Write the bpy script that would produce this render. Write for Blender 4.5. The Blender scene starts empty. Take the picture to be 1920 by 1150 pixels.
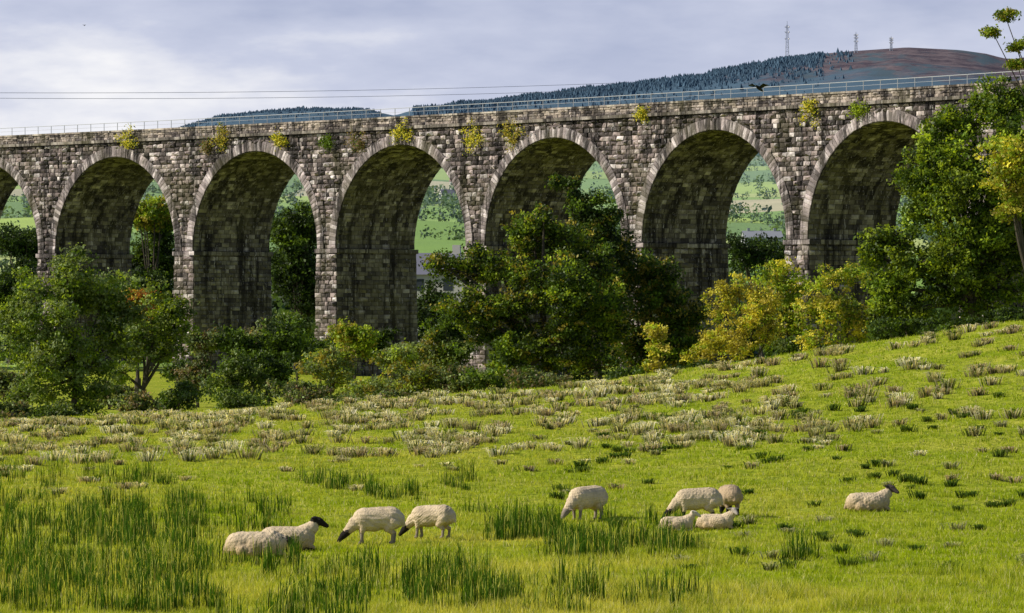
import bpy, math
import numpy as np
F=8700.0
rng=np.random.default_rng(11)
scene=bpy.context.scene
scene.view_settings.view_transform='Standard'
scene.view_settings.look='None'
scene.view_settings.exposure=0
def W(x,y,D): return np.array([(x-960)/F*D, D, (600-y)/F*D])
def sstep(a,b,x):
    t=np.clip((x-a)/(b-a),0,1); return t*t*(3-2*t)
def sn(x,y,sc,seed):
    r=np.random.default_rng(seed); o=0
    for i in range(7):
        a=r.uniform(0,6.283); f=r.uniform(.5,1.8)*6.283/sc; p=r.uniform(0,6.283)
        o=o+np.sin((x*math.cos(a)+y*math.sin(a))*f+p+1.3*np.sin((x*math.sin(a)-y*math.cos(a))*f*.7+p*2))
    return o/3.5
TOT=[0]
# ---------------- mesh builder
class MB:
    def __init__(s): s.V=[];s.L=[];s.S=[];s.C=[];s.M=[];s.n=0
    def add(s,V,Fa,col=(1,1,1),mat=0):
        V=np.asarray(V,float).reshape(-1,3); Fa=np.asarray(Fa,int)
        if len(V)==0: return
        if not np.isfinite(V).all(): print('NAN!'); return
        c=np.asarray(col,float)
        if c.ndim==1: c=np.tile(c,(len(V),1))
        s.V.append(V); s.C.append(c); s.L.append((Fa+s.n).ravel()); s.S.append(np.full(len(Fa),Fa.shape[1])); s.M.append(np.full(len(Fa),mat)); s.n+=len(V)
    def build(s,name,mats,smooth=False):
        V=np.concatenate(s.V);L=np.concatenate(s.L);S=np.concatenate(s.S);C=np.concatenate(s.C);M=np.concatenate(s.M)
        TOT[0]+=len(S)
        me=bpy.data.meshes.new(name)
        me.vertices.add(len(V)); me.vertices.foreach_set('co',V.ravel().astype(np.float32))
        me.loops.add(len(L)); me.loops.foreach_set('vertex_index',L.astype(np.int32))
        me.polygons.add(len(S)); st=np.concatenate([[0],np.cumsum(S)[:-1]])
        me.polygons.foreach_set('loop_start',st.astype(np.int32))
        for m in mats: me.materials.append(m)
        me.polygons.foreach_set('material_index',M.astype(np.int32))
        me.polygons.foreach_set('use_smooth',np.full(len(S),smooth is True))
        at=me.color_attributes.new('Col','FLOAT_COLOR','POINT')
        at.data.foreach_set('color',np.hstack([C,np.ones((len(C),1))]).astype(np.float32).ravel())
        me.update(calc_edges=True); me.validate()
        o=bpy.data.objects.new(name,me); scene.collection.objects.link(o); return o
# ---------------- materials
def newmat(name):
    m=bpy.data.materials.new(name); m.use_nodes=True; nt=m.node_tree; nt.nodes.clear()
    out=nt.nodes.new('ShaderNodeOutputMaterial'); return m,nt,out
def N(nt,t,**k):
    n=nt.nodes.new(t)
    for a,b in k.items(): setattr(n,a,b)
    return n
def setin(nt,n,key,v):
    if isinstance(v,bpy.types.NodeSocket): nt.links.new(v,n.inputs[key])
    else: n.inputs[key].default_value=v
def mth(nt,op,a,b=0.0,c=None):
    n=N(nt,'ShaderNodeMath',operation=op); setin(nt,n,0,a); setin(nt,n,1,b)
    if c is not None: setin(nt,n,2,c)
    return n.outputs[0]
def mixc(nt,f,a,b,bt='MIX'):
    n=N(nt,'ShaderNodeMix',data_type='RGBA',blend_type=bt)
    def s(i,v):
        if isinstance(v,bpy.types.NodeSocket): nt.links.new(v,n.inputs[i])
        else: n.inputs[i].default_value=(*v,1) if isinstance(v,tuple) and len(v)==3 else v
    s(0,f); s(6,a); s(7,b); return n.outputs[2]
def noise(nt,vec,scale,detail=4,rough=.55):
    n=N(nt,'ShaderNodeTexNoise'); n.inputs['Scale'].default_value=scale; n.inputs['Detail'].default_value=detail; n.inputs['Roughness'].default_value=rough
    if vec is not None: nt.links.new(vec,n.inputs['Vector'])
    return n.outputs['Fac']
def mrange(nt,v,a,b,c=0.0,d=1.0):
    n=N(nt,'ShaderNodeMapRange'); nt.links.new(v,n.inputs[0])
    for i,q in enumerate((a,b,c,d)): n.inputs[i+1].default_value=q
    return n.outputs[0]
def vscale(nt,v,s):
    n=N(nt,'ShaderNodeVectorMath',operation='MULTIPLY'); nt.links.new(v,n.inputs[0]); n.inputs[1].default_value=s; return n.outputs[0]
def attr(nt): 
    n=N(nt,'ShaderNodeAttribute'); n.attribute_name='Col'; return n.outputs['Color']
def leafmat(name,trans=.4,rough=.6,spec=.12):
    m,nt,out=newmat(name); c=attr(nt)
    p=N(nt,'ShaderNodeBsdfPrincipled'); nt.links.new(c,p.inputs['Base Color']); p.inputs['Roughness'].default_value=rough; p.inputs['Specular IOR Level'].default_value=spec
    t=N(nt,'ShaderNodeBsdfTranslucent'); nt.links.new(mixc(nt,1.0,c,(1.6,1.5,.6),'MULTIPLY'),t.inputs['Color'])
    x=N(nt,'ShaderNodeMixShader'); x.inputs[0].default_value=trans
    nt.links.new(p.outputs[0],x.inputs[1]); nt.links.new(t.outputs[0],x.inputs[2]); nt.links.new(x.outputs[0],out.inputs[0]); return m
def surfmat(name,rough=.9,bump=.0,bscale=8,stain=None):
    m,nt,out=newmat(name); c=attr(nt); g=N(nt,'ShaderNodeNewGeometry').outputs['Position']
    if stain:
        c=stain(nt,c,g)
    p=N(nt,'ShaderNodeBsdfPrincipled'); nt.links.new(c,p.inputs['Base Color']); p.inputs['Roughness'].default_value=rough; p.inputs['Specular IOR Level'].default_value=.15
    if bump:
        b=N(nt,'ShaderNodeBump'); b.inputs['Strength'].default_value=.9; b.inputs['Distance'].default_value=bump
        nt.links.new(noise(nt,g,bscale,5,.65),b.inputs['Height']); nt.links.new(b.outputs[0],p.inputs['Normal'])
    nt.links.new(p.outputs[0],out.inputs[0]); return m
M_leaf=leafmat('leaf',.36,.5,.2)
M_grass=leafmat('grass_blades',.45,.6,.05)
def barkst(nt,c,g): return mixc(nt,noise(nt,vscale(nt,g,(3,3,.8)),3),(0.03,.025,.018),c)
M_bark=surfmat('bark',.95,.03,12,barkst)
def stonest(nt,c,g):
    n1=mrange(nt,noise(nt,g,.9,5,.7),.40,.60)
    c=mixc(nt,mth(nt,'MULTIPLY',n1,.58),c,(0.055,.045,.042))
    n2=mrange(nt,noise(nt,vscale(nt,g,(1.0,1.0,.09)),1.0,4,.7),.485,.58)
    c=mixc(nt,mth(nt,'MULTIPLY',n2,.85),c,(0.014,.012,.012))
    n3=mrange(nt,noise(nt,vscale(nt,g,(2.6,2.6,.4)),1.5,5,.85),.585,.66)
    c=mixc(nt,mth(nt,'MULTIPLY',n3,.7),c,(0.66,.61,.60))
    n4=mrange(nt,noise(nt,g,.25,3,.6),.50,.66)
    c=mixc(nt,mth(nt,'MULTIPLY',n4,.32),c,(0.12,.11,.045))
    return c
M_stone=surfmat('rock_faced_stone',.95,.08,5,stonest)
M_plain=surfmat('painted_metal',.6)
M_wool=surfmat('fleece',.95,.035,30,None)
# ---------------- terrain
EX=np.array([-60,-22,-12.9,-4.6,3.2,7.8,12.4,17,22,30,45,80]); EZ=np.array([-4.6,-4.48,-4.02,-3.45,-2.87,-2.18,-1.49,-.8,-.11,1.0,2.2,3.5])
HY=np.array([480,600,1000,1500,2200,3200,4500]);HZ=np.array([-5,-5,6,24,54,100,158])
RX=np.array([-900,-400,0,200,330,380,420,500,600,690,715,740,775,860,960,1100,1250,1340,1450,1540,1600,1700,1800,1850,1880,1900,1930,2100,2600]);
RY=np.array([330,320,300,285,242,226,216,208,203,205,212,217,206,197,186,168,150,138,114,101,96,89,94,101,109,111,106,120,160])
def ground(X,Y):
    X=np.asarray(X,float);Y=np.asarray(Y,float)
    e=np.interp(X,EX,EZ)
    z=-4.6+(e+4.6)*sstep(92,205,Y)
    z=z+0.05*sn(X,Y,9,3)*sstep(100,130,Y)+.035*sn(X,Y,3.1,5)+.045*sn(X,Y*.8,1.9,6)*sstep(85,120,Y)
    z2=-5.0+.25*sn(X,Y,40,8)
    z=z+(z2-z)*sstep(203,238,Y)
    zh=np.interp(Y,HY,HZ)+5*sn(X,Y,420,21)*sstep(700,1400,Y)
    z=np.where(Y>480,z2+(zh+5),z)
    px=X/np.maximum(Y,1)*F+960
    zr=(600-np.interp(px,RX,RY))/F*6000
    h=np.interp(4500,HY,HZ)
    t=np.clip((Y-4500)/1500,0,1)
    zz=h+5*sn(X,Y,420,21)*(1-t)+(zr-h)*t+14*sn(X,Y,260,22)*t*(1-t)*4*.4
    z=np.where(Y>4500,zz,z)
    z=np.where(Y>6000,zr-(Y-6000)*.12,z)
    return z
ys=np.concatenate([np.linspace(-80,55,20),np.linspace(56,245,420)[0:],np.linspace(247,600,90),np.geomspace(610,6000,190),[6050,6200,6600,7500,9000]])
us=np.linspace(-1,1,361)
hw=60+.22*np.abs(ys)
XX=us[None,:]*hw[:,None]; YY=np.repeat(ys[:,None],len(us),1)
ZZ=ground(XX,YY)
nr,nc=XX.shape
idx=np.arange(nr*nc).reshape(nr,nc)
Fq=np.stack([idx[:-1,:-1],idx[:-1,1:],idx[1:,1:],idx[1:,:-1]],-1).reshape(-1,4)
m,nt,out=newmat('ground_turf')
g=N(nt,'ShaderNodeNewGeometry').outputs['Position']; sp=N(nt,'ShaderNodeSeparateXYZ'); nt.links.new(g,sp.inputs[0]); X_,Y_,Z_=sp.outputs
near=mixc(nt,mrange(nt,noise(nt,g,.25,4),.35,.65),(0.25,.32,.012),(0.42,.42,.05))
near=mixc(nt,mrange(nt,noise(nt,g,3,4,.7),.45,.7),near,(0.10,.15,.008))
uu=mth(nt,'FLOOR',mth(nt,'ADD',mth(nt,'DIVIDE',X_,95.0),mth(nt,'MULTIPLY',mth(nt,'SINE',mth(nt,'DIVIDE',Y_,300.0)),.45)))
vv=mth(nt,'FLOOR',mth(nt,'ADD',mth(nt,'DIVIDE',Y_,210.0),mth(nt,'MULTIPLY',mth(nt,'SINE',mth(nt,'DIVIDE',X_,120.0)),.3)))
cb=N(nt,'ShaderNodeCombineXYZ'); nt.links.new(uu,cb.inputs[0]); nt.links.new(vv,cb.inputs[1])
wn=N(nt,'ShaderNodeTexWhiteNoise',noise_dimensions='2D'); nt.links.new(cb.outputs[0],wn.inputs['Vector'])
cr=N(nt,'ShaderNodeValToRGB'); nt.links.new(wn.outputs['Value'],cr.inputs[0]); cr.color_ramp.interpolation='CONSTANT'
els=[(0,(.22,.36,.05)),(.2,(.38,.50,.08)),(.4,(.17,.28,.06)),(.55,(.48,.54,.16)),(.72,(.54,.47,.28)),(.82,(.28,.42,.07))]
e=cr.color_ramp.elements; e[0].color=(*els[0][1],1); e[1].position=els[1][0]; e[1].color=(*els[1][1],1)
for p_,c_ in els[2:]:
    q=e.new(p_); q.color=(*c_,1)
far=mixc(nt,mrange(nt,noise(nt,g,.02,4),.3,.8,0,.3),cr.outputs[0],(0.11,.17,.05))
far=mixc(nt,mrange(nt,Y_,600,4500,.02,.40),far,(0.38,.46,.56))  # fields blend toward pale blue with distance, aerial haze painted into base colour
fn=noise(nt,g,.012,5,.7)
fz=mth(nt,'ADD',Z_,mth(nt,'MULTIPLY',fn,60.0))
forest=mixc(nt,noise(nt,g,.05,4,.7),(0.045,.085,.13),(0.095,.15,.205))  # blue forest tones have the distance haze mixed into the colour
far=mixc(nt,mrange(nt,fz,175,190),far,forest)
hn=noise(nt,g,.03,6,.75)
heath=mixc(nt,mrange(nt,hn,.40,.60),(0.060,.048,.065),(0.160,.125,.135))
heath=mixc(nt,mrange(nt,noise(nt,vscale(nt,g,(1,.3,2)),.012,5,.7),.50,.60),heath,(0.07,.10,.125))
hm=mth(nt,'ADD',Z_,mth(nt,'ADD',mth(nt,'MULTIPLY',X_,.03),mth(nt,'MULTIPLY',fn,120.0)))
far=mixc(nt,mth(nt,'MULTIPLY',mrange(nt,hm,352,380),mrange(nt,mth(nt,'ADD',X_,mth(nt,'MULTIPLY',hn,80.0)),290,330)),far,heath)
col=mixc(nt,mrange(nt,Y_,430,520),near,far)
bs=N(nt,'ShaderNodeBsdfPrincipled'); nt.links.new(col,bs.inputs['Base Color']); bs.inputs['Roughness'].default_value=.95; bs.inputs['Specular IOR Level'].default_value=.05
bb=N(nt,'ShaderNodeBump'); bb.inputs['Distance'].default_value=.12; nt.links.new(noise(nt,g,4,5,.7),bb.inputs['Height']); nt.links.new(bb.outputs[0],bs.inputs['Normal'])
nt.links.new(bs.outputs[0],out.inputs[0])
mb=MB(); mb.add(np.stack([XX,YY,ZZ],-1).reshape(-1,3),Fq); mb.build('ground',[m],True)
# ---------------- grass
def blades(mb,X,Y,h,w,col,lean=.4,mat=0,segs=1,leandir=None,zoff=-.01,bd=.6):
    n=len(X); Z=ground(X,Y)+zoff
    a=rng.uniform(0,2*np.pi,n); dx=np.cos(a)*w/2; dy=np.sin(a)*w/2
    la=rng.uniform(0,2*np.pi,n) if leandir is None else leandir
    ll=np.abs(rng.normal(0,lean,n))*h if leandir is None else lean*h
    lx=np.cos(la)*ll; ly=np.sin(la)*ll
    if segs==1:
        V=np.stack([np.stack([X-dx,Y-dy,Z],-1),np.stack([X+dx,Y+dy,Z],-1),np.stack([X+lx,Y+ly,Z+h],-1)],1).reshape(-1,3)
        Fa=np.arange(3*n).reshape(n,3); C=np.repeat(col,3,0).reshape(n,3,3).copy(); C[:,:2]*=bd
        mb.add(V,Fa,C.reshape(-1,3),mat)
    else:
        V=np.stack([np.stack([X-dx,Y-dy,Z],-1),np.stack([X+dx,Y+dy,Z],-1),
          np.stack([X+lx*.45+dx*.8,Y+ly*.45+dy*.8,Z+h*.75],-1),np.stack([X+lx*.45-dx*.8,Y+ly*.45-dy*.8,Z+h*.75],-1),
          np.stack([X+lx*1.3,Y+ly*1.3,Z+h*(1.0 if segs==2 else .6)],-1)],1).reshape(-1,3)
        b=np.arange(n)[:,None]*5
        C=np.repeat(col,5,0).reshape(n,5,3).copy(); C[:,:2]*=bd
        mb.add(V,b+np.array([0,1,2,3]),C.reshape(-1,3),mat)
        T=V.reshape(n,5,3)[:,[3,2,4]].reshape(-1,3); mb.add(T,np.arange(3*n).reshape(n,3),np.repeat(col,3,0),mat)
n=620000
D=1/rng.uniform(1/212,1/60,n); X=rng.uniform(-1,1,n)*(.118*D+1.5)
p=sn(X,D,14,31); q=sn(X,D,3,32); q2=sn(X,D,.9,34); r_=rng.uniform(0,1,n)
cA=np.array([.38,.49,.010]);cB=np.array([.66,.62,.10]);cC=np.array([.13,.23,.006]);cD=np.array([.78,.70,.36])
t=np.clip(.45+.5*p+.25*(D<90),0,1)[:,None]; C=cA*(1-t)+cB*t
right=sstep(0,12,X+ (D-100)*.05)[:,None]; C=C*(1-right*.65)+cA*right*.65
t=np.clip(.35*q+.5*q2+.14,0,1)[:,None]*.9; C=C*(1-t)+cC*t
mm=(r_<.10)[:,None]; C=np.where(mm,cD,C)
C*=rng.uniform(.7,1.2,n)[:,None]
h=rng.uniform(.05,.12,n)*(1+.35*q)*(1+.7*(D<92)*(p>-.2)); w=rng.uniform(.012,.022,n)*(D/90)
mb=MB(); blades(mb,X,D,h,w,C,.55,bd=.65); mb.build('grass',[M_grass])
# tussocks
mb=MB()
def tussocks(xr,yr,n,seed,colr,R=(.26,.50),nb=70,thr=-.2,wn=.034,bd=.25,ww=.24):
    r=np.random.default_rng(seed); X=r.uniform(*xr,n*3);Y=r.uniform(*yr,n*3); k=sn(X,Y,11,seed)>thr+r.uniform(-.5,.5,len(X)); X=X[k][:n];Y=Y[k][:n]
    for x,y in zip(X,Y):
        s=r.uniform(*R); m_=nb
        a=r.uniform(0,6.283,m_); d=np.abs(r.normal(0,.28,m_))*s
        la=a+r.normal(0,.3,m_)
        c=colr[r.integers(0,len(colr))]*r.uniform(.6,1.3,m_)[:,None]
        gm=(r.uniform(0,1,m_)<ww)[:,None]; c=np.where(gm,np.array([.09,.14,.02]),c)
        wd=np.full(m_,wn*y/150)
        blades(mb,x+np.cos(a)*d*1.4,y+np.sin(a)*d,r.uniform(.45,1.0,m_)*s*1.05,wd,c,lean=.66,segs=3,leandir=la,bd=bd)  # low bd darkens blade bases, tuft shadow painted into the colour
straw=[np.array([.74,.67,.50]),np.array([.58,.52,.34]),np.array([.85,.80,.68]),np.array([.46,.43,.24]),np.array([.52,.43,.31])]
tussocks((-27,10),(138,199),700,41,straw)
tussocks((3,27),(135,197),260,42,straw,thr=0.2)
tussocks((-24,20),(118,140),60,43,straw,R=(.16,.28),thr=.2)
dg=[np.array([.07,.13,.02]),np.array([.11,.17,.03]),np.array([.46,.45,.27])]
tussocks((1,20),(84,160),190,44,dg,R=(.16,.30),thr=.0)
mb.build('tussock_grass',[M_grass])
# rushes
mb=MB(); r=np.random.default_rng(5)
def gD(y): return 40020/(y-600)
P=[(-60,130,890,955,30),(170,330,905,920,26),(130,330,950,1010,60),(330,540,950,1000,34),(-60,400,1000,1060,120),(-60,380,1060,1150,140),(570,665,915,932,20),(690,785,930,952,20),(830,900,925,935,12),
 (400,560,1055,1090,16),(560,900,1070,1125,50),(915,1060,985,1015,48),(1040,1300,1015,1052,84),(735,1130,1095,1150,50),(1180,1310,1115,1150,18),(1472,1512,1040,1052,7),(-60,380,960,1000,55),(420,460,990,1040,4),(320,360,940,950,6),(1100,1300,985,1000,10),(400,700,1130,1190,25),(860,900,960,970,3)]
for x0,x1,y0,y1,n in P:
    n=int(n*.8)
    y=r.uniform(y0,y1,n); Yc=gD(y); Xc=(r.uniform(x0,x1,n)-960)/F*Yc
    for cx,cy in zip(Xc,Yc):
        k=r.integers(20,62); rad=r.uniform(.08,.45); a=r.uniform(0,6.283,k); d=np.sqrt(r.uniform(0,1,k))*rad
        hh=r.uniform(.20,.66)*r.uniform(.35,1.12,k)
        c=np.where((r.uniform(0,1,k)<.18)[:,None],np.array([.42,.42,.10]),np.array([.045,.100,.008]))*r.uniform(.5,1.7,k)[:,None]
        blades(mb,cx+np.cos(a)*d,cy+np.sin(a)*d,hh,np.full(k,.014),c,lean=.18,segs=2,bd=.5)
mb.build('rushes',[M_grass])
# ---------------- viaduct
M0=np.array([(-44.4+22.6)/2,(444+366.2)/2]); dr=np.array([.6525,-.7578]); nm=np.array([.7578,.6525]); R0=825.; S=20.54
def vp(s,n,z):
    s=np.asarray(s,float)
    s,n,z=np.broadcast_arrays(s,n,z); m_=s-51.35
    x=M0[0]+m_*dr[0]+nm[0]*(1.6-m_**2/(2*R0))+n*(nm[0]+m_/R0*dr[0])
    y=M0[1]+m_*dr[1]+nm[1]*(1.6-m_**2/(2*R0))+n*(nm[1]+m_/R0*dr[1])
    return np.stack([x,y,z],-1)
ZS=6.35; RA=8.97; ZT=17.8; DEP=9.0
BQ=[];BC=[];BDp=[]
def addb(Q,col,dep): BQ.append(Q);BC.append(col);BDp.append(dep)
r=np.random.default_rng(77)
pal_front=[(.44,.35,.33),(.60,.51,.48),(.25,.20,.19),(.11,.092,.088),(.17,.14,.13),(.76,.68,.66),(.05,.043,.042)]
pf=[.19,.17,.15,.16,.13,.09,.11]
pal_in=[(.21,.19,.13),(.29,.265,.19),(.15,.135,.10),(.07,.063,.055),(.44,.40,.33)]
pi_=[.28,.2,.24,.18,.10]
pal_ring=[(.48,.40,.40),(.33,.275,.275),(.62,.54,.54),(.20,.17,.17)]
def pc(pal,p=None): 
    c=np.array(pal[r.choice(len(pal),p=p)]); return c*r.uniform(.82,1.15)
def course(u0,u1,z0,z1,fn,pal,p,dep,bw=(.42,1.0)):
    u=u0; L=u1-u0
    if L<.15: return
    while u<u1-.01:
        w=r.uniform(*bw)
        if u+w>u1-.25: w=u1-u
        addb(fn(np.array([u,u+w,u+w,u]),np.array([z0,z0,z1,z1])),pc(pal,p),dep*r.uniform(.5,1.5)); u+=w
I0,I1=-3,9
CH=.385
def front(u,z): return vp(u,0.0,z)
zc=ZS; RO=RA+.95
z=ZS
while z<16.5:
    z1=min(z+CH,16.62)
    h=z1-zc; half=math.sqrt(RO**2-h*h) if h<RO else 0
    for i in range(I0,I1):
        if half>0: course(i*S-(S/2-half),i*S+(S/2-half),z,z1,front,pal_front,pf,.18)
        else: course(i*S-S/2,i*S+S/2,z,z1,front,pal_front,pf,.18)
    z=z1
for (z0,z1) in [(16.95,17.2),(17.2,17.42),(17.42,17.64)]:
    course(I0*S-S/2,I1*S-S/2,z0,z1,front,[(.54,.45,.38),(.40,.33,.27),(.27,.23,.2),(.12,.10,.095)],None,.08,(.4,.9))
for i in range(I0,I1):
    nb=84
    for k in range(nb):
        t0=math.pi*k/nb; t1=math.pi*(k+1)/nb
        ca=i*S+S/2
        u=np.array([ca+RA*math.cos(t1),ca+RA*math.cos(t0),ca+RO*math.cos(t0),ca+RO*math.cos(t1)])
        zz=np.array([zc+RA*math.sin(t1),zc+RA*math.sin(t0),zc+RO*math.sin(t0),zc+RO*math.sin(t1)])
        addb(vp(u,-.16,zz),pc(pal_ring),.06)
    nb=70
    for k in range(nb):
        t0=math.pi*k/nb; t1=math.pi*(k+1)/nb; ca=i*S+S/2
        n0=-.1
        while n0<DEP-.01:
            w=r.uniform(.45,1.0); w=DEP-n0 if n0+w>DEP-.3 else w
            tt=np.array([t0,t1,t1,t0]); nn=np.array([n0,n0,n0+w,n0+w])
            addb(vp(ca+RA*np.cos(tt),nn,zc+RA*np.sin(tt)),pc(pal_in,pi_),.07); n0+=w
    z=-8.
    while z<ZS-.42:
        z1=min(z+CH,ZS-.4); 
        hw0=1.42+.012*(ZS-z); e0=.10+.012*(ZS-z)
        course(i*S-hw0,i*S+hw0,z,z1,lambda u,zz:vp(u,-e0,zz),pal_front,pf,.15)
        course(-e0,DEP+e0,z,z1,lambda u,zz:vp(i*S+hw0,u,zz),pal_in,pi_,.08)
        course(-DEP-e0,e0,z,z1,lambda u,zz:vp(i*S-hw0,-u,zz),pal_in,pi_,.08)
        z=z1
    hw0=1.6;e0=.24
    z0,z1=(ZS-.4,ZS-.02)
    course(i*S-hw0,i*S+hw0,z0,z1,lambda u,zz:vp(u,-e0,zz),pal_ring,None,.03,(.9,1.4))
    course(-e0,DEP+e0,z0,z1,lambda u,zz:vp(i*S+hw0,u,zz),pal_in,pi_,.03,(.9,1.4))
    course(-DEP-e0,e0,z0,z1,lambda u,zz:vp(i*S-hw0,-u,zz),pal_in,pi_,.03,(.9,1.4))
Q=np.array(BQ);C=np.array(BC);dp=np.array(BDp)
nn=np.cross(Q[:,1]-Q[:,0],Q[:,3]-Q[:,0]); nn/=np.linalg.norm(nn,axis=1)[:,None]+1e-9
cen=Q.mean(1)
k=len(Q)
T=Q+(cen[:,None]-Q)*r.uniform(.05,.16,(k,4,1))+nn[:,None]*(dp[:,None]*r.uniform(.2,1.0,(k,4)))[...,None]
c2=cen+nn*(dp*r.uniform(.8,1.9,k)*1.0)[:,None]+ (T[:,0]-T[:,2])*r.uniform(-.2,.2,(k,1))
V=np.concatenate([Q,T,c2[:,None]],1).reshape(-1,3)
b=np.arange(k)[:,None,None]*9
side=np.array([[0,1,5,4],[1,2,6,5],[2,3,7,6],[3,0,4,7]]); top=np.array([[4,5,8],[5,6,8],[6,7,8],[7,4,8]])
Cc=np.repeat(C[:,None],9,1); Cc[:,:4]*=.18; Cc[:,4:]*=r.uniform(.75,1.25,(k,5,1))
mb=MB(); mb.add(V,(b+side[None]).reshape(-1,4),Cc.reshape(-1,3)); 
mb.L.append((b+top[None]).reshape(-1)); mb.S.append(np.full(4*k,3)); mb.M.append(np.full(4*k,0))
mort=(.05,.045,.04)
def strip(P0,P1,col=mort):
    n_=len(P0); V=np.concatenate([P0,P1]); a=np.arange(n_-1); mb.add(V,np.stack([a,a+1,a+1+n_,a+n_],-1),col)
for i in range(I0,I1):
    ca=i*S+S/2; th=np.linspace(0,math.pi,49); u=ca+(RA+.02)*np.cos(th); zz=zc+(RA+.02)*np.sin(th)
    strip(vp(u,-.15,zz),vp(u,DEP,zz))
    for n_ in (0.03,DEP):
        strip(vp(u,n_,zz),vp(u,n_,16.8))
    strip(vp(u,-.155,zz),vp(ca+RO*np.cos(th),-.155,zc+RO*np.sin(th)))
    strip(vp(ca+RO*np.cos(th),-.155,zc+RO*np.sin(th)),vp(ca+RO*np.cos(th),.05,zc+RO*np.sin(th)))
    for n_ in (.03,DEP):
        uu_=np.array([i*S-1.31,i*S+1.31]); strip(vp(uu_,n_,ZS),vp(uu_,n_,16.8))
    def prism(hw0,e0,z0,z1,hw1=None,e1=None,col=mort):
        hw1=hw1 or hw0; e1=e1 if e1 is not None else e0
        A=vp(np.array([i*S-hw0,i*S+hw0,i*S+hw0,i*S-hw0]),np.array([-e0,-e0,DEP+e0,DEP+e0]),z0)
        B=vp(np.array([i*S-hw1,i*S+hw1,i*S+hw1,i*S-hw1]),np.array([-e1,-e1,DEP+e1,DEP+e1]),z1)
        mb.add(np.concatenate([A,B]),[[0,1,5,4],[1,2,6,5],[2,3,7,6],[3,0,4,7],[4,5,6,7]],col)
    prism(1.40+.012*14.3,.08+.012*14.3,-8,ZS-.4,1.40,.08)
    prism(1.585,.225,ZS-.4,ZS-.02,col=(.25,.22,.2))
def longbox(n0,n1,z0,z1,col,s0=I0*S-S/2,s1=I1*S-S/2,step=2.0):
    s=np.arange(s0,s1+.01,step)
    a=vp(s,n0,z0);b_=vp(s,n1,z0);c_=vp(s,n1,z1);d_=vp(s,n0,z1)
    cc=np.array(col)
    strip(a,d_,cc);strip(d_,c_,cc);strip(c_,b_,cc);strip(b_,a,cc)
longbox(0.03,DEP-.03,16.62,16.66,mort)
def blockrow(n0,n1,z0,z1,pal,bw):
    s=I0*S-S/2
    while s<I1*S-S/2:
        w=r.uniform(*bw); j=r.uniform(-.02,.02)
        A=vp(np.array([s+.01,s+w-.01,s+w-.01,s+.01]),np.array([n0+j,n0+j,n1,n1]),z0); B=vp(np.array([s+.01,s+w-.01,s+w-.01,s+.01]),np.array([n0+j,n0+j,n1,n1]),z1+j*.5)
        mb.add(np.concatenate([A,B]),[[0,1,5,4],[1,2,6,5],[2,3,7,6],[3,0,4,7],[4,5,6,7],[3,2,1,0]],pc(pal)); s+=w
pcop=[(.46,.38,.32),(.54,.47,.39),(.27,.23,.2)]
blockrow(-.42,.9,16.68,16.94,[(.30,.26,.22),(.40,.35,.31),(.16,.14,.12)],(.9,1.5))
blockrow(-.14,.62,17.66,17.82,pcop,(.8,1.4))
blockrow(DEP-.62,DEP+.10,17.66,17.82,pcop,(.8,1.4))
longbox(.05,.5,16.94,17.66,mort); longbox(DEP-.5,DEP,16.7,17.66,(.3,.27,.24)); longbox(.9,DEP-.5,16.7,17.0,(.2,.19,.18))
mb.build('railway_viaduct',[M_stone])
# railing
mb=MB()
def tube(P,rad,sides=6):
    P=np.asarray(P,float); n_=len(P); rad=np.broadcast_to(rad,(n_,)); t=np.gradient(P,axis=0); t/=np.linalg.norm(t,axis=1)[:,None]+1e-9
    up=np.where(np.abs(t[:,2:3])>.9,np.array([[1.,0,0]]),np.array([[0,0,1.]])); a=np.cross(t,up); a/=np.linalg.norm(a,axis=1)[:,None]+1e-9; b_=np.cross(t,a)
    th=np.linspace(0,2*np.pi,sides,endpoint=False)
    V=P[:,None]+rad[:,None,None]*(a[:,None]*np.cos(th)[None,:,None]+b_[:,None]*np.sin(th)[None,:,None])
    ii=np.arange(n_-1)[:,None]; jj=np.arange(sides)[None]; j2=(jj+1)%sides
    Fa=np.stack([ii*sides+jj,ii*sides+j2,(ii+1)*sides+j2,(ii+1)*sides+jj],-1).reshape(-1,4)
    return V.reshape(-1,3),Fa
s=np.arange(I0*S-S/2,I1*S-S/2,2.0)
grey=(.42,.43,.44)
for zz,rr in ((18.55,.028),(18.2,.014)):
    mb.add(*tube(vp(s,.3,zz),rr,5),grey)
for q in s: mb.add(*tube(vp(np.array([q,q]),.3,np.array([17.8,18.57])),.032,5),grey)
mb.build('railing',[M_plain])
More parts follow.
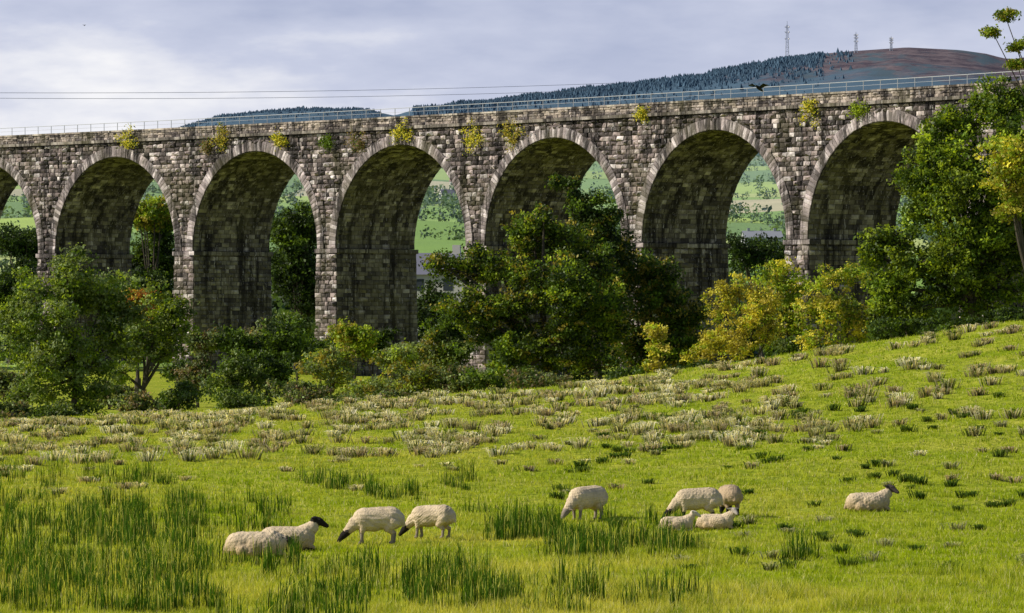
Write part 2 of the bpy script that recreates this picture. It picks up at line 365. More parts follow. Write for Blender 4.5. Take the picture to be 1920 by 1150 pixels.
# ---------------- trees
G1=np.array([.10,.16,.014]);G2=np.array([.05,.085,.011]);GL=np.array([.24,.31,.022]);YL=np.array([.52,.47,.06]);YD=np.array([.36,.30,.05]);GG=np.array([.19,.24,.085]);OR=np.array([.36,.15,.03]);DK=np.array([.025,.044,.010])
def leafpts(c,size,col,mb,up=.45):
    n_=len(c); nv=rng.normal(size=(n_,3))+np.array([-.35,-.1,up]); nv/=np.linalg.norm(nv,axis=1)[:,None]
    t=np.cross(nv,rng.normal(size=(n_,3))); t/=np.linalg.norm(t,axis=1)[:,None]; b_=np.cross(nv,t)
    s_=size[:,None]*.5
    V=np.stack([c-t*s_,c+b_*s_*.62,c+t*s_,c-b_*s_*.62],1).reshape(-1,3)
    mb.add(V,np.arange(4*n_).reshape(n_,4),np.repeat(col,4,0),0)
def tree(name,base,D,lobes,pal,pw=None,leaf=.2,dens=1.0,trunk=.22,sub=9,limbs=True):
    mb=MB(); k=D/F
    bx=(base-960)*k; bz=float(ground(bx,D)); B=np.array([bx,D,bz-.2])
    LC=[];
    for L in lobes:
        x,y,rx,ry=L[:4]; dd=L[4] if len(L)>4 else 0
        c=np.array([(x-960)*k,D+dd,(600-y)*k]); c[2]=max(c[2],float(ground(c[0],c[1]))+ry*k*.3)
        LC.append((c,rx*k,ry*k))
    top=max(l[0][2] for l in LC); cx=np.mean([l[0][0] for l in LC])
    fork=B+(np.array([cx,D,top])-B)*np.array([.25,.25,.30]); 
    barkc=(.12,.10,.075)
    if limbs:
        P=np.array([B,B*.5+fork*.5+np.array([.1,0,0])*rng.normal(),fork]); mb.add(*tube(P,[trunk*1.25,trunk*.9,trunk*.8],8),barkc,1)
    for c,rx,rz in LC:
        ry=(rx+rz)*.5
        if limbs:
            mid=fork*.5+c*.5+rng.normal(0,.25,3)+np.array([0,0,.3]); tt=np.linspace(0,1,7)[:,None]
            P=(1-tt)**2*fork+2*tt*(1-tt)*mid+tt**2*c
            mb.add(*tube(P,np.linspace(trunk*.5,trunk*.14,7),6),barkc,1)
        ns=sub; u=rng.normal(size=(ns,3)); u/=np.linalg.norm(u,axis=1)[:,None]; u[:,2]=u[:,2]*.9+.12
        sr=rng.uniform(.30,.55,ns)*min(rx,rz)
        SC=c+u*np.array([rx,ry,rz])*rng.uniform(.5,.95,ns)[:,None]
        SC=np.vstack([SC,c]); sr=np.append(sr,min(rx,rz)*.6)
        lt=rng.uniform(.78,1.22)
        for ki,(sc,r_) in enumerate(zip(SC,sr)):
            if limbs and ki<ns and rng.random()<.8:
                P=np.array([c,(c+sc)/2+rng.normal(0,.1,3),sc]); mb.add(*tube(P,[trunk*.14,trunk*.09,trunk*.04],5),barkc,1)
            ncl=int(max(5,dens*1.5*r_*r_/(leaf*leaf))); ncl=min(ncl,56)
            v=rng.normal(size=(ncl,3)); v/=np.linalg.norm(v,axis=1)[:,None]
            CC=sc+v*r_*rng.uniform(.5,1.22,ncl)[:,None]
            ccol=np.array([pal[i] for i in rng.choice(len(pal),ncl,p=pw)])*rng.uniform(.65,1.35,ncl)[:,None]*rng.uniform(.75,1.25)*lt
            nl=18
            off=rng.normal(0,1,(ncl,nl,3))*leaf*.95*np.array([1,1,.6])
            pts=(CC[:,None]+off).reshape(-1,3); cl=np.repeat(ccol,nl,0)*rng.uniform(.7,1.3,(ncl*nl,1))
            gz=ground(pts[:,0],pts[:,1]); kk=pts[:,2]>gz-.1
            leafpts(pts[kk],leaf*rng.uniform(.6,1.35,kk.sum()),cl[kk],mb)
    return mb.build(name,[M_leaf,M_bark])
tree('ash_tree',150,222,[(125,520,62,48),(60,545,58,40),(190,560,60,48,1),(40,600,50,45,-1),(110,620,75,60,-1.5),(215,600,45,45,1),(70,680,75,50,-1),(150,690,80,60,0),(60,740,60,30),(160,750,60,35),(215,640,40,40),(130,560,70,50,1)],[GG,G1,GL,G2],[.42,.22,.24,.12],leaf=.16,dens=1.15)
tree('hawthorn_tree',262,228,[(315,575,42,38),(285,620,60,45),(330,620,34,50),(250,655,40,35),(310,665,45,32),(235,700,25,30)],[G1,GL,GG],leaf=.16,dens=.95,trunk=.2)
tree('rowan_tree',262,262,[(258,585,42,32),(225,590,30,26),(262,562,30,20)],[OR,YD,G1],[.5,.25,.25],leaf=.2)
tree('sycamore_tree',1035,236,[(865,510,62,40),(930,500,70,48,1),(1000,455,60,50,1),(1020,410,40,28),(860,570,55,42,-1),(930,580,80,50,-1),(1010,530,80,55,-1),(1080,560,85,60,-2),(960,650,60,50,-1),(1045,640,85,60,-2),(1100,500,60,50,0),(1110,690,90,40,-1),(980,700,60,30,-1),(910,625,45,35),(1120,600,60,60),(1060,450,50,40,1),(835,500,40,24)],[G2,G1,YD*.8,GL,DK],[.28,.26,.10,.18,.18],leaf=.17,trunk=.36,dens=1.2)
tree('ivy_clad_tree',1120,240,[(1060,345,28,14),(1085,372,24,18),(1105,398,38,35),(1148,405,28,24),(1110,450,50,45),(1145,470,42,45),(1120,520,50,40)],[G2,DK,G1,YD],[.4,.32,.20,.08],leaf=.16,trunk=.26,dens=1.5)
tree('alder_tree',1230,242,[(1210,510,48,34),(1255,540,50,40),(1280,590,40,50),(1215,580,60,55),(1180,640,60,60),(1270,650,50,45),(1225,690,70,35),(1170,520,40,40)],[G2,G1,YD*.7,DK],[.3,.3,.2,.2],leaf=.17,dens=1.2)
tree('sapling_tree',1232,224,[(1232,620,18,24),(1238,655,24,24),(1225,690,18,18)],[YL,GL,YD],leaf=.15,dens=.6,trunk=.08)
tree('field_maple_tree',1395,232,[(1385,540,42,28),(1345,575,38,38),(1400,590,50,42,-1),(1430,560,34,40),(1330,640,44,38,-1),(1390,650,60,38,-1),(1440,620,34,44),(1310,665,28,25)],[YD,YL,GL,YL*1.1],[.3,.3,.25,.15],leaf=.14,dens=.6,trunk=.16)
tree('willow_tree',1465,238,[(1455,525,42,34),(1490,540,34,34),(1465,580,42,44),(1480,630,50,40)],[GL,GL*1.4,YL,G1],leaf=.16,dens=.9,trunk=.18)
tree('goat_willow_tree',1570,230,[(1560,525,44,32),(1600,520,36,28),(1530,575,42,38),(1590,580,60,42,-1),(1545,630,60,34,-1),(1620,620,50,40)],[YL,YD,GL,G1],[.32,.12,.42,.14],leaf=.15,dens=.8,trunk=.18)
tree('oak_tree',1830,222,[(1880,190,55,40),(1830,235,60,45),(1900,260,60,60,-1),(1770,290,60,50),(1840,330,80,60,-1),(1730,350,50,46),(1785,240,40,34),(1745,270,42,34),(1720,310,42,34),(1920,360,80,70),(1750,410,65,45),(1830,430,80,55,-1),(1910,460,80,60),(1690,450,70,38),(1640,480,42,34),(1720,500,70,45,-1),(1800,520,80,50,-1),(1880,540,80,50),(1660,540,52,44),(1720,580,70,40),(1820,590,80,40),(1900,600,60,30),(1990,300,80,90),(2010,460,90,90),(1650,600,40,30),(1790,370,60,50,-1.5),(1790,460,60,50,-1.5)],[G1,G2,GL,DK],[.36,.16,.40,.08],leaf=.17,trunk=.4,dens=1.25)
tree('birch_tree',1935,208,[(1900,290,52,42),(1890,350,42,40),(1935,320,50,60),(1900,395,40,26)],[YL*.95,YD,GL],[.35,.15,.5],leaf=.16,dens=.8)
tree('beech_tree',2120,150,[(1885,30,30,12),(1862,62,16,8),(1905,85,20,9),(1908,124,20,9),(1965,20,40,30),(2000,90,70,50),(2080,60,110,90),(2120,250,120,90),(2140,400,110,90)],[YD,G1,GL],leaf=.10,dens=.45,trunk=.10,sub=7)
def bush(name,x,y,rx,ry,D,pal,leaf=.18,dens=.9,n_=5):
    L=[(x+rng.uniform(-.5,.5)*rx,y+rng.uniform(-.35,.45)*ry,rx*rng.uniform(.45,.65),ry*rng.uniform(.45,.65),rng.uniform(-1,1)) for _ in range(n_)]
    L.append((x,y+ry*.3,rx*.8,ry*.7,.5))
    tree(name,x,D,L,pal,leaf=leaf,dens=dens,trunk=.1,sub=6)
A_=[G1,G2,GG];B_=[GG,GG*.8,YD*.8,GL];D_=[DK,G2,G2,G1];Y_p=[YD,GL,G1,GL];BR=[np.array([.20,.15,.08]),np.array([.15,.17,.06]),G2,GG]
for (x,y,rx,ry,D,pal) in [(395,640,50,35,300,BR),(450,645,50,40,300,D_),(530,640,60,55,300,D_),(560,610,40,35,320,A_),(620,690,70,55,270,B_),(665,640,55,45,285,Y_p),(730,670,60,42,290,B_),(800,665,70,40,300,B_),(860,660,50,45,300,A_),(430,705,85,55,245,A_),(500,700,50,50,262,D_),(370,700,40,40,262,BR),(570,740,80,35,226,BR),(680,735,80,35,226,B_),(780,715,75,45,224,B_),(330,750,60,35,224,A_),(260,762,70,26,218,BR),(460,755,70,30,218,A_),(860,715,60,45,224,BR),(930,715,70,32,222,A_),(1020,715,80,28,220,BR),(1200,705,80,30,224,D_),(1310,690,50,25,222,D_),(20,720,50,50,240,BR),(10,775,60,25,216,BR),(100,770,70,25,218,A_),(840,600,60,60,300,D_),(1500,640,60,34,236,A_),(1700,620,90,30,214,D_),(1800,610,90,30,212,D_),(1880,600,60,26,210,D_),(640,760,60,20,214,A_),(740,750,60,20,213,BR),(205,735,50,30,260,BR),(340,700,40,25,330,D_),(600,660,60,50,310,D_),(700,640,50,40,310,D_),(470,640,50,40,310,BR)]:
    bush('hedgerow_shrub',x,y,rx,ry,D,pal,leaf=.16*D/235)
for (x,y,rx,ry,D,pal) in [(285,400,48,35,492,[YD,GL,G1]),(285,480,62,70,495,[G2,G1,DK]),(555,420,55,60,480,[G2,G1,DK]),(565,520,75,90,482,[DK,G2]),(40,460,70,40,560,[DK,G2]),(820,590,70,60,450,[DK,G2]),(20,540,90,60,520,[DK,G2]),(1430,480,90,40,520,[DK,G2]),(1640,500,80,60,460,[DK,G2]),(1130,480,70,50,500,[DK,G2]),(280,560,70,60,490,[DK,G2])]:
    L=[(x+rng.uniform(-.5,.5)*rx,y+rng.uniform(-.4,.5)*ry,rx*rng.uniform(.45,.65),ry*rng.uniform(.45,.65),rng.uniform(-2,2)) for _ in range(9)]
    L.append((x,y+ry*.2,rx*.8,ry*.8,1))
    tree('woodland_tree',x,D,L,pal,leaf=.34,trunk=.3,sub=8)
for x,y,w,h,c in [(240,262,22,20,YL),(410,258,18,20,YD),(385,275,12,12,BR[0]),(525,264,18,14,YL),(614,266,8,12,G1),(668,268,20,18,BR[0]),(757,250,20,16,YL),(885,258,20,26,YL),(957,252,20,36,YD),(1522,205,18,26,YL),(1610,208,18,14,GL),(1205,214,6,6,YL)]:
    ss=np.linspace(-20,150,3000); pp=vp(ss,-.45,17.); s0=ss[np.argmin(np.abs(pp[:,0]/pp[:,1]*F+960-x))]
    c0=vp(np.array([s0]),-.45,17.)[0]; k=c0[1]/F; zc_=(600-y)*k
    mb=MB(); ns=14
    root=np.array([*vp(np.array([s0]),0.05,17.)[0][:2],zc_-h*k*.8])
    for _ in range(ns):
        ds=rng.normal(0,.45)*w*k/.65; cz=zc_+rng.normal(0,.45)*h*k
        cc=vp(np.array([s0+ds]),-.45+rng.normal(0,.15),cz)[0]
        mb.add(*tube(np.array([root,(root+cc)/2+[0,0,.1],cc]),[.03,.02,.01],4),(.12,.1,.06),1)
        nl=45; pts=cc+rng.normal(0,.24,(nl,3)); leafpts(pts,.2*rng.uniform(.6,1.2,nl),np.where(rng.random((nl,1))<.75,c*1.2,G1)*rng.uniform(.7,1.3,(nl,1)),mb)
    mb.build('buddleia_plant',[M_leaf,M_bark])
# ---------------- distant trees & hedges
mb=MB()
def blobs(X,Y,H,colr,nl=46):
    Z=ground(X,Y); n_=len(X)
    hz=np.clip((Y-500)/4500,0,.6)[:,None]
    c=np.array(colr)[rng.integers(0,len(colr),n_)]*rng.uniform(.7,1.3,(n_,1)); c=c*(1-hz)+np.array([.21,.29,.37])*hz  # far trees tinted blue by depth, aerial haze painted into leaf colour
    off=rng.normal(0,1,(n_,nl,3)); off/=np.linalg.norm(off,axis=2)[...,None]; off*=rng.uniform(.5,1.05,(n_,nl,1))
    pts=np.stack([X,Y,Z+H*.45],-1)[:,None]+off*np.stack([H*.5,H*.5,H*.52],-1)[:,None]
    leafpts(pts.reshape(-1,3),np.repeat(H*.26,nl)*rng.uniform(.6,1.3,n_*nl),np.repeat(c,nl,0)*rng.uniform(.75,1.25,(n_*nl,1)),mb)
n=45000; X=rng.uniform(-1,1,n); Y=rng.uniform(560,4600,n); X=X*(.13*Y+10)
u=X/95+.45*np.sin(Y/300); v=Y/210+.3*np.sin(X/120)
du=np.abs(u-np.round(u))*95; dv=np.abs(v-np.round(v))*210
dens=sn(X,Y,160,91)
k=((du<3.0)|(dv<6))&(dens>-.9)|((dens>1.0)&(rng.random(n)<.08))|((rng.random(n)<.004))
X=X[k];Y=Y[k]
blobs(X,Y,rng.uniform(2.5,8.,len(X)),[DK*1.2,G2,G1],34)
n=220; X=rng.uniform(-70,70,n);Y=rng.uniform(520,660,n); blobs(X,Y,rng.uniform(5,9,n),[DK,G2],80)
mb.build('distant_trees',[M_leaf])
mb=MB()
px=np.concatenate([rng.uniform(330,715,2600),rng.uniform(775,1545,9500),rng.uniform(1545,1600,60)]); n=len(px)
Y=5999-rng.exponential(110,n); X=(px-960)/F*Y; Z=ground(X,Y)-1; h=rng.uniform(3.,6.5,n)*np.where(px<720,.6,1)*(1+.4*sn(X,Y,60,71)); h=np.clip(h,1.8,9); w=h*rng.uniform(.34,.5,n)
a0=rng.uniform(0,6.28,n)
V=[]
for j in range(4): V.append(np.stack([X+np.cos(a0+j*1.571)*w,Y+np.sin(a0+j*1.571)*w,Z],-1))
V.append(np.stack([X,Y,Z+h],-1)); V=np.stack(V,1).reshape(-1,3); b=np.arange(n)[:,None,None]*5
fa=(b+np.array([[0,1,4],[1,2,4],[2,3,4],[3,0,4]])[None]).reshape(-1,3)
mb.add(V,fa,np.repeat(np.array([.055,.098,.145])*rng.uniform(.8,1.2,(n,1)),5,0)); mb.build('conifer_forest',[surfmat('conifer')])  # bluish cone colour carries painted distance haze
def mast(x,ytop,wd):
    D=5960; k=D/F; X=(x-960)*k; z0=float(ground(X,D)); H=(600-ytop)*k-z0; mb=MB(); c=(.30,.33,.39)
    cs=[(-1,-1),(1,-1),(1,1),(-1,1)]
    def leg(i,t): w=wd*(1-.6*t); return np.array([X+cs[i][0]*w,D+cs[i][1]*w,z0+H*.9*t])
    nb=8
    for i in range(4):
        mb.add(*tube(np.array([leg(i,0),leg(i,1)]),.28,4),c)
        for j in range(nb):
            mb.add(*tube(np.array([leg(i,j/nb),leg((i+1)%4,(j+1)/nb)]),.16,4),c); mb.add(*tube(np.array([leg(i,(j+1)/nb),leg((i+1)%4,(j+1)/nb)]),.16,4),c)
    mb.add(*tube(np.array([[X,D,z0+H*.88],[X,D,z0+H]]),.3,5),c)
    for t in (.55,.72,.85):
        for sg in (-1,1):
            mb.add(*tube(np.array([[X+sg*wd*.7,D-1,z0+H*t],[X+sg*(wd*.7+.9),D-2,z0+H*t]]),[1.0,.9],8),(.6,.6,.6))
    mb.build('lattice_mast',[M_plain])
mast(1476,40,2.3); mast(1605,60,1.9); mast(1671,68,1.6)
def house(name,x,y,D,w,h,dp,rot,wall,roof,mx=6.5):
    k=D/F; X=(x-960)*k; z0=float(ground(X,D))-.5; z1=(600-y)*k; z1=max(z1,z0+3); c,s=math.cos(rot),math.sin(rot)
    z1=min(z1,z0+mx)
    def tr(P): P=np.array(P,float); return np.stack([X+P[:,0]*c-P[:,1]*s,D+P[:,0]*s+P[:,1]*c,P[:,2]],-1)
    e=bpy.data.objects.new(name,None); scene.collection.objects.link(e)
    mb=MB(); W_=w/2;d=dp/2; zt=z1
    V=[(-W_,-d,z0),(W_,-d,z0),(W_,d,z0),(-W_,d,z0),(-W_,-d,zt),(W_,-d,zt),(W_,d,zt),(-W_,d,zt)]
    mb.add(tr(V),[[0,1,5,4],[1,2,6,5],[2,3,7,6],[3,0,4,7]],wall); mb.add(tr([(W_,-d,zt),(W_,d,zt),(W_,0,zt+h)]),[[0,1,2]],wall); mb.add(tr([(-W_,-d,zt),(-W_,d,zt),(-W_,0,zt+h)]),[[0,1,2]],wall)
    o=mb.build('walls',[M_plain]); o.parent=e
    mb=MB(); o_=.3; V=[(-W_-o_,-d-o_,zt-.15),(W_+o_,-d-o_,zt-.15),(W_+o_,0,zt+h+.1),(-W_-o_,0,zt+h+.1),(-W_-o_,d+o_,zt-.15),(W_+o_,d+o_,zt-.15)]
    mb.add(tr(V),[[0,1,2,3],[3,2,5,4]],roof)
    for sx in (-.7,.7): 
        q=sx*W_; mb.add(tr([(q-.4,-.3,zt+h-.5),(q+.4,-.3,zt+h-.5),(q+.4,.3,zt+h-.5),(q-.4,.3,zt+h-.5),(q-.4,-.3,zt+h+.9),(q+.4,-.3,zt+h+.9),(q+.4,.3,zt+h+.9),(q-.4,.3,zt+h+.9)]),[[0,1,5,4],[1,2,6,5],[2,3,7,6],[3,0,4,7],[4,5,6,7]],wall)
    o=mb.build('roof',[M_plain]); o.parent=e
    mb=MB(); n_=max(2,int(w/2.8))
    for i in range(n_):
        q=-W_+w*(i+.5)/n_; V=[(q-.5,-d-.03,zt-1.8),(q+.5,-d-.03,zt-1.8),(q+.5,-d-.03,zt-.6),(q-.5,-d-.03,zt-.6)]; mb.add(tr(V),[[0,1,2,3]],(.04,.05,.06))
    o=mb.build('windows',[M_plain]); o.parent=e
wh=(.65,.64,.6); sl=(.15,.15,.19)
house('farmhouse',800,513,475,9,2,7,-.2,(.5,.48,.45),sl,mx=11)
house('farmhouse',838,407,2400,7,2.6,6,.3,wh,sl,4); house('farmhouse',858,398,2700,8,2.6,6,-.3,wh,(.3,.2,.18),4); house('barn',1428,437,1350,11,1.8,8,.1,(.35,.36,.36),(.25,.26,.29)); house('farmhouse',300,473,1000,10,2.5,7,.2,wh,sl,5); house('farmhouse',322,455,1250,9,2.5,7,0,wh,sl,5)
for (x0,y0,x1,y1,nm_) in [(-300,172,1150,156,0),(-300,181,1100,170,0)]:
    A=W(x0,y0,520);B=W(x1,y1,640); t=np.linspace(0,1,40)[:,None]; P=A*(1-t)+B*t; P[:,2]-=(4*t*(1-t))[:,0]*.6
    mb=MB(); mb.add(*tube(P,.024,4),(.22,.22,.27)); mb.build('power_line',[M_plain])
def bird(x,y,D,span,yaw,flap):
    mb=MB(); c0=W(x,y,D); k=span/2; ca,sa=math.cos(yaw),math.sin(yaw)
    def tr(P): P=np.array(P,float)*k; return np.stack([P[:,0]*ca-P[:,1]*sa,P[:,0]*sa+P[:,1]*ca,P[:,2]],-1)+c0
    t=np.linspace(-1,1,9); P=np.stack([t*.5,t*0,.03*np.sin(t*2)-.25*t],-1); V,Fa=tube(P,np.array([.03,.09,.13,.15,.15,.13,.1,.09,.03]),8); mb.add(tr(V),Fa,(.012,.012,.014))
    mb.add(tr([(-.4,-.05,.1),(-.4,.05,.1),(-.75,.15,0.2),(-.75,-.15,0.2)]),[[0,1,2,3]],(.012,.012,.014))
    mb.add(tr([(.5,-.02,-.12),(.5,.02,-.12),(.62,0,-.16)]),[[0,1,2]],(.05,.05,.05))
    for sg in (-1,1):
        V=[(.2,sg*.08,.02),(-.22,sg*.08,.12),(.32,sg*.5,flap*.5),(-.24,sg*.5,.18+flap*.5),(.05,sg*1,.02+flap*.5),(-.32,sg*.85,.14+flap*.35)]
        mb.add(tr(V),[[0,2,3,1],[2,4,5,3]],(.014,.014,.016))
    mb.build('crow',[M_plain])
bird(1424,166,250,1.35,.95,.4); bird(158,48,300,.28,1.0,.5)
# ---------------- sheep
def caps_mesh(caps):
    mb=MB()
    for p0,p1,r0,r1,_ in caps:
        p0=np.array(p0,float);p1=np.array(p1,float); d=p1-p0; L=np.linalg.norm(d)+1e-6; d/=L
        t=[];rr=[]
        for a in np.linspace(-90,0,5): t.append(r0*math.sin(math.radians(a))); rr.append(max(r0*math.cos(math.radians(a)),1e-3))
        for a in np.linspace(0,90,5): t.append(L+r1*math.sin(math.radians(a))); rr.append(max(r1*math.cos(math.radians(a)),1e-3))
        P=p0+d*np.array(t)[:,None]
        up=np.array([0,0,1.]) if abs(d[2])<.9 else np.array([1.,0,0]); a_=np.cross(d,up);a_/=np.linalg.norm(a_);b_=np.cross(d,a_)
        th=np.linspace(0,2*np.pi,14,endpoint=False); n_=len(P)
        V=P[:,None]+np.array(rr)[:,None,None]*(a_*np.cos(th)[:,None]+b_*np.sin(th)[:,None])[None]
        ii=np.arange(n_-1)[:,None]; jj=np.arange(14)[None]; j2=(jj+1)%14
        mb.add(V.reshape(-1,3),np.stack([ii*14+jj,(ii+1)*14+jj,(ii+1)*14+j2,ii*14+j2],-1).reshape(-1,4))
        mb.add(V[0],[list(range(13,-1,-1))]); mb.add(V[-1],[list(range(14))])
    return mb.build('tmp',[])
wool=np.array([.66,.52,.35]);wool2=np.array([.42,.31,.20]);blk=np.array([.022,.018,.016]);gry=np.array([.30,.24,.19]);cream=np.array([.66,.57,.45])
def sheep(name,x,ybase,yaw,pose,face=blk,leg=blk,scale=1.,wc=wool,hyaw=0,D=None):
    D=D or gD(ybase); X=(x-960)/F*D
    if pose=='graze':
        c=[((-.34,0,.52),(.22,0,.51),.245,.225,0),((-.44,0,.49),(-.30,0,.44),.19,.19,0),((.0,0,.46),(.22,0,.45),.225,.205,0),((.18,0,.48),(.40,0,.42),.20,.14,0),((.38,0,.43),(.56,0,.25),.14,.09,0),
           ((.56,0,.24),(.64,0,.165),.085,.075,1),((.64,0,.165),(.73,0,.06),.07,.042,1)]
        for s_ in (-1,1):
            c+=[((.58,s_*.05,.26),(.55,s_*.17,.24),.034,.014,1),
                ((.24,s_*.11,.38),(.26,s_*.11,.24),.08,.05,0),((.26,s_*.11,.24),(.255+.02*s_,s_*.11,.04),.042,.032,2),((.255+.02*s_,s_*.11,.03),(.295+.02*s_,s_*.11,.02),.036,.03,2),
                ((-.36,s_*.12,.44),(-.27,s_*.13,.31),.15,.08,0),((-.27,s_*.13,.31),(-.40+.03*s_,s_*.12,.21),.07,.042,0),((-.40+.03*s_,s_*.12,.21),(-.385+.03*s_,s_*.12,.04),.038,.032,2),((-.385+.03*s_,s_*.12,.03),(-.34+.03*s_,s_*.12,.02),.036,.029,2)]
        c+=[((-.56,0,.56),(-.61,0,.38),.055,.035,0)]
        eyes=[(.64,.062,.20),(.64,-.062,.20)]
    else:
        dn=pose=='lie_low'
        c=[((-.36,0,.22),(.24,0,.24),.245,.225,0),((-.1,.07,.2),(.1,.07,.2),.23,.23,0),((-.1,-.07,.2),(.1,-.07,.2),.23,.23,0)]
        hb=np.array([.46,0,.53]) if not dn else np.array([.44,0,.26])
        c+=[((.22,0,.30),tuple(hb*.6+np.array([.32,0,.3])*.4),.19,.13,0),((.32,0,.33 if not dn else .26),tuple(hb),.14,.09,0)]
        ch,sh=math.cos(hyaw),math.sin(hyaw)
        def hp(a,b_,z_): return (hb[0]+a*ch-b_*sh,hb[1]+a*sh+b_*ch,hb[2]+z_)
        dz=-.06 if not dn else -.14
        c+=[(hp(0,0,.04),hp(.08,0,.03),.09,.08,1),(hp(.08,0,.03),hp(.23,0,dz),.075,.042,1)]
        for s_ in (-1,1):
            c+=[(hp(0,s_*.06,.08),hp(-.03,s_*.20,.09),.036,.015,1),
                ((.26,s_*.13,.16),(.42,s_*.13,.06),.07,.045,0),((.42,s_*.13,.05),(.26,s_*.14,.035),.04,.03,2),((-.30,s_*.2,.14),(-.12,s_*.25,.10),.12,.07,0),((-.12,s_*.25,.06),(-.02,s_*.26,.035),.04,.03,2)]
        c+=[((-.56,0,.22),(-.62,0,.08),.055,.035,0)]
        eyes=[hp(.09,.068,.06),hp(.09,-.068,.06)]
    o=caps_mesh(c)
    md=o.modifiers.new('r','REMESH'); md.mode='VOXEL'; md.voxel_size=.015; md.use_smooth_shade=True
    sm=o.modifiers.new('s','SMOOTH'); sm.factor=.6; sm.iterations=3
    dg_=bpy.context.evaluated_depsgraph_get(); me=bpy.data.meshes.new_from_object(o.evaluated_get(dg_)); bpy.data.objects.remove(o)
    nv=len(me.vertices); V=np.empty(nv*3,np.float32); me.vertices.foreach_get('co',V); V=V.reshape(-1,3).astype(float)
    Nn=np.empty(nv*3,np.float32); me.vertices.foreach_get('normal',Nn); Nn=Nn.reshape(-1,3)
    best=np.full(nv,1e9); lab=np.zeros(nv,int)
    for p0,p1,r0,r1,l in c:
        p0=np.array(p0);p1=np.array(p1);d=p1-p0;t=np.clip(((V-p0)@d)/(d@d+1e-9),0,1); ds=np.linalg.norm(V-(p0+t[:,None]*d),axis=1)-(r0+(r1-r0)*t)
        ds=ds-(0.004 if l else 0); k_=ds<best; best[k_]=ds[k_]; lab[k_]=l
    w_=(lab==0)
    nz=sum(np.sin(V@rng.normal(0,1,3)*f+rng.uniform(0,6)) for f in (28,35,45,55,70,90,60,40))/3
    V=V+Nn*(w_*nz*.005)[:,None]
    col=np.where(w_[:,None],wc,np.where((lab==1)[:,None],face,leg))*1.0
    nz2=sum(np.sin(V@rng.normal(0,1,3)*f+rng.uniform(0,6)) for f in (6,9,12,8))/3
    col=col*(1+(.08*nz+.12*nz2)*w_)[:,None]
    low=np.clip(1-(V[:,2]-.05)/.35,0,1)*w_; col=col*(1-low[:,None]*np.array([.40,.47,.58]))  # fleece darkens toward the ground, underside shading painted into the colour
    if pose!='graze': V[:,2]=np.maximum(V[:,2],-.03)
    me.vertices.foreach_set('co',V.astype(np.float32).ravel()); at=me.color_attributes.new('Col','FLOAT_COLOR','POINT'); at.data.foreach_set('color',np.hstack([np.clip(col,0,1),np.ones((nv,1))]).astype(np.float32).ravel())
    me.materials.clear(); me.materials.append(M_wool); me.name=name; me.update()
    ob=bpy.data.objects.new(name,me); scene.collection.objects.link(ob)
    ob.location=(X,D,float(ground(X,D))+(.03 if pose=='graze' else 0)); ob.rotation_euler=(0,0,yaw); ob.scale=(scale,)*3
    mb=MB()
    for e_ in eyes:
        e_=np.array(e_); V_,F_=tube(np.array([e_-[.012,0,0],e_,e_+[.012,0,0]]),[.003,.014,.003],6); mb.add(V_,F_,(.01,.01,.01))
    eo=mb.build('eyes',[M_plain]); eo.parent=ob
r180=math.pi
sheep('sheep',487,1046,.05,'lie_low',scale=1.12,hyaw=-.5)
sheep('sheep',545,1033,.1,'lie',scale=1.05,hyaw=-.15)
sheep('sheep',702,1021,r180+.12,'graze',scale=1.0,leg=gry)
sheep('sheep',806,1012,r180-.35,'graze',scale=.92,leg=gry,wc=wool*.95)
sheep('sheep',1098,981,r180+.75,'graze',scale=1.02,face=gry,leg=gry)
sheep('sheep',1303,985,r180+.1,'graze',scale=1.0)
sheep('sheep',1366,978,math.pi/2+.2,'graze',scale=.95,wc=wool2,leg=blk)
sheep('sheep',1272,1001,.12,'lie',scale=.68,face=cream,leg=cream,wc=wool*1.1,hyaw=-.2)
sheep('sheep',1345,997,-.1,'lie',scale=.75,face=np.array([.42,.36,.30]),wc=wool*1.1,hyaw=-1.0)
sheep('sheep',1632,959,.15,'lie',scale=.98,hyaw=-.75,face=np.array([.07,.055,.05]),D=108)
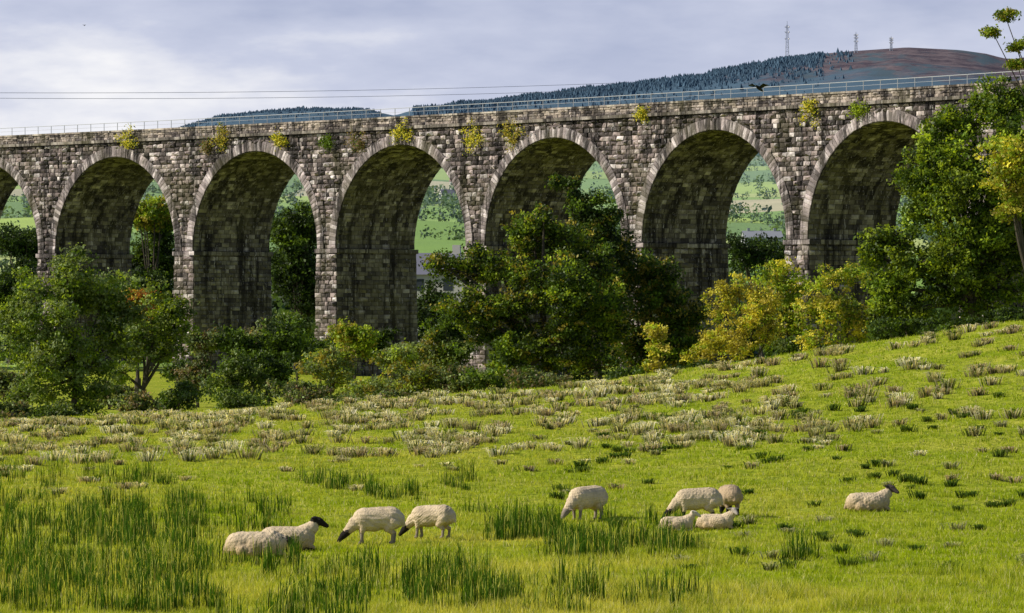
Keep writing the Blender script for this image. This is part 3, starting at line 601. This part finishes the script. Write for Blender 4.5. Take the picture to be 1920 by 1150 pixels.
# ---------------- camera, light, sky
cam=bpy.data.cameras.new('camera'); co=bpy.data.objects.new('camera',cam); scene.collection.objects.link(co); scene.camera=co
cam.sensor_width=36; cam.lens=36*F/1920; cam.clip_end=20000; cam.clip_start=1
co.location=(0,0,0); co.rotation_euler=(math.radians(90)+math.atan(25/F),0,0)
sv=np.array([-.80,-.05,.56]); sv/=np.linalg.norm(sv)
from mathutils import Vector
L=bpy.data.lights.new('sun','SUN'); L.energy=5.0; L.angle=math.radians(.5); L.color=(1,.94,.81); lo=bpy.data.objects.new('sun',L); scene.collection.objects.link(lo)
lo.rotation_euler=Vector(-sv).to_track_quat('-Z','Y').to_euler()
w=bpy.data.worlds.new('World'); scene.world=w; w.use_nodes=True; nt=w.node_tree; nt.nodes.clear()
out=N(nt,'ShaderNodeOutputWorld'); bg=N(nt,'ShaderNodeBackground'); bg.inputs[1].default_value=.1; nt.links.new(bg.outputs[0],out.inputs[0])
sky=N(nt,'ShaderNodeTexSky'); sky.sky_type='NISHITA'; sky.sun_disc=False; sky.sun_elevation=math.asin(sv[2]); sky.sun_rotation=math.atan2(sv[0],sv[1])
tc=N(nt,'ShaderNodeTexCoord').outputs['Generated']; sp=N(nt,'ShaderNodeSeparateXYZ'); nt.links.new(tc,sp.inputs[0])
n1=noise(nt,vscale(nt,tc,(9,9,30)),1.0,5,.55)
n2=noise(nt,vscale(nt,tc,(18,18,60)),1.7,5,.55)
f=mth(nt,'ADD',mth(nt,'MULTIPLY',mrange(nt,n1,.35,.65),.40),mth(nt,'MULTIPLY',mrange(nt,n2,.3,.7),.48))
f=mth(nt,'ADD',f,mrange(nt,sp.outputs[2],.065,.035,-.30,.20)); f=mth(nt,'ADD',f,mrange(nt,sp.outputs[0],-.09,.02,.26,-.06))
cl=N(nt,'ShaderNodeValToRGB'); nt.links.new(f,cl.inputs[0]); e=cl.color_ramp.elements
e[0].position=.0; e[0].color=(.44,.49,.66,1); e[1].position=.92; e[1].color=(.92,.92,.95,1); q=e.new(.45); q.color=(.58,.62,.77,1)
cc=mixc(nt,1.0,cl.outputs[0],(10.,10.,10.),'MULTIPLY')
fin=mixc(nt,mrange(nt,sp.outputs[2],.08,.2),cc,sky.outputs[0]); nt.links.new(fin,bg.inputs[0])
print('faces',TOT[0])
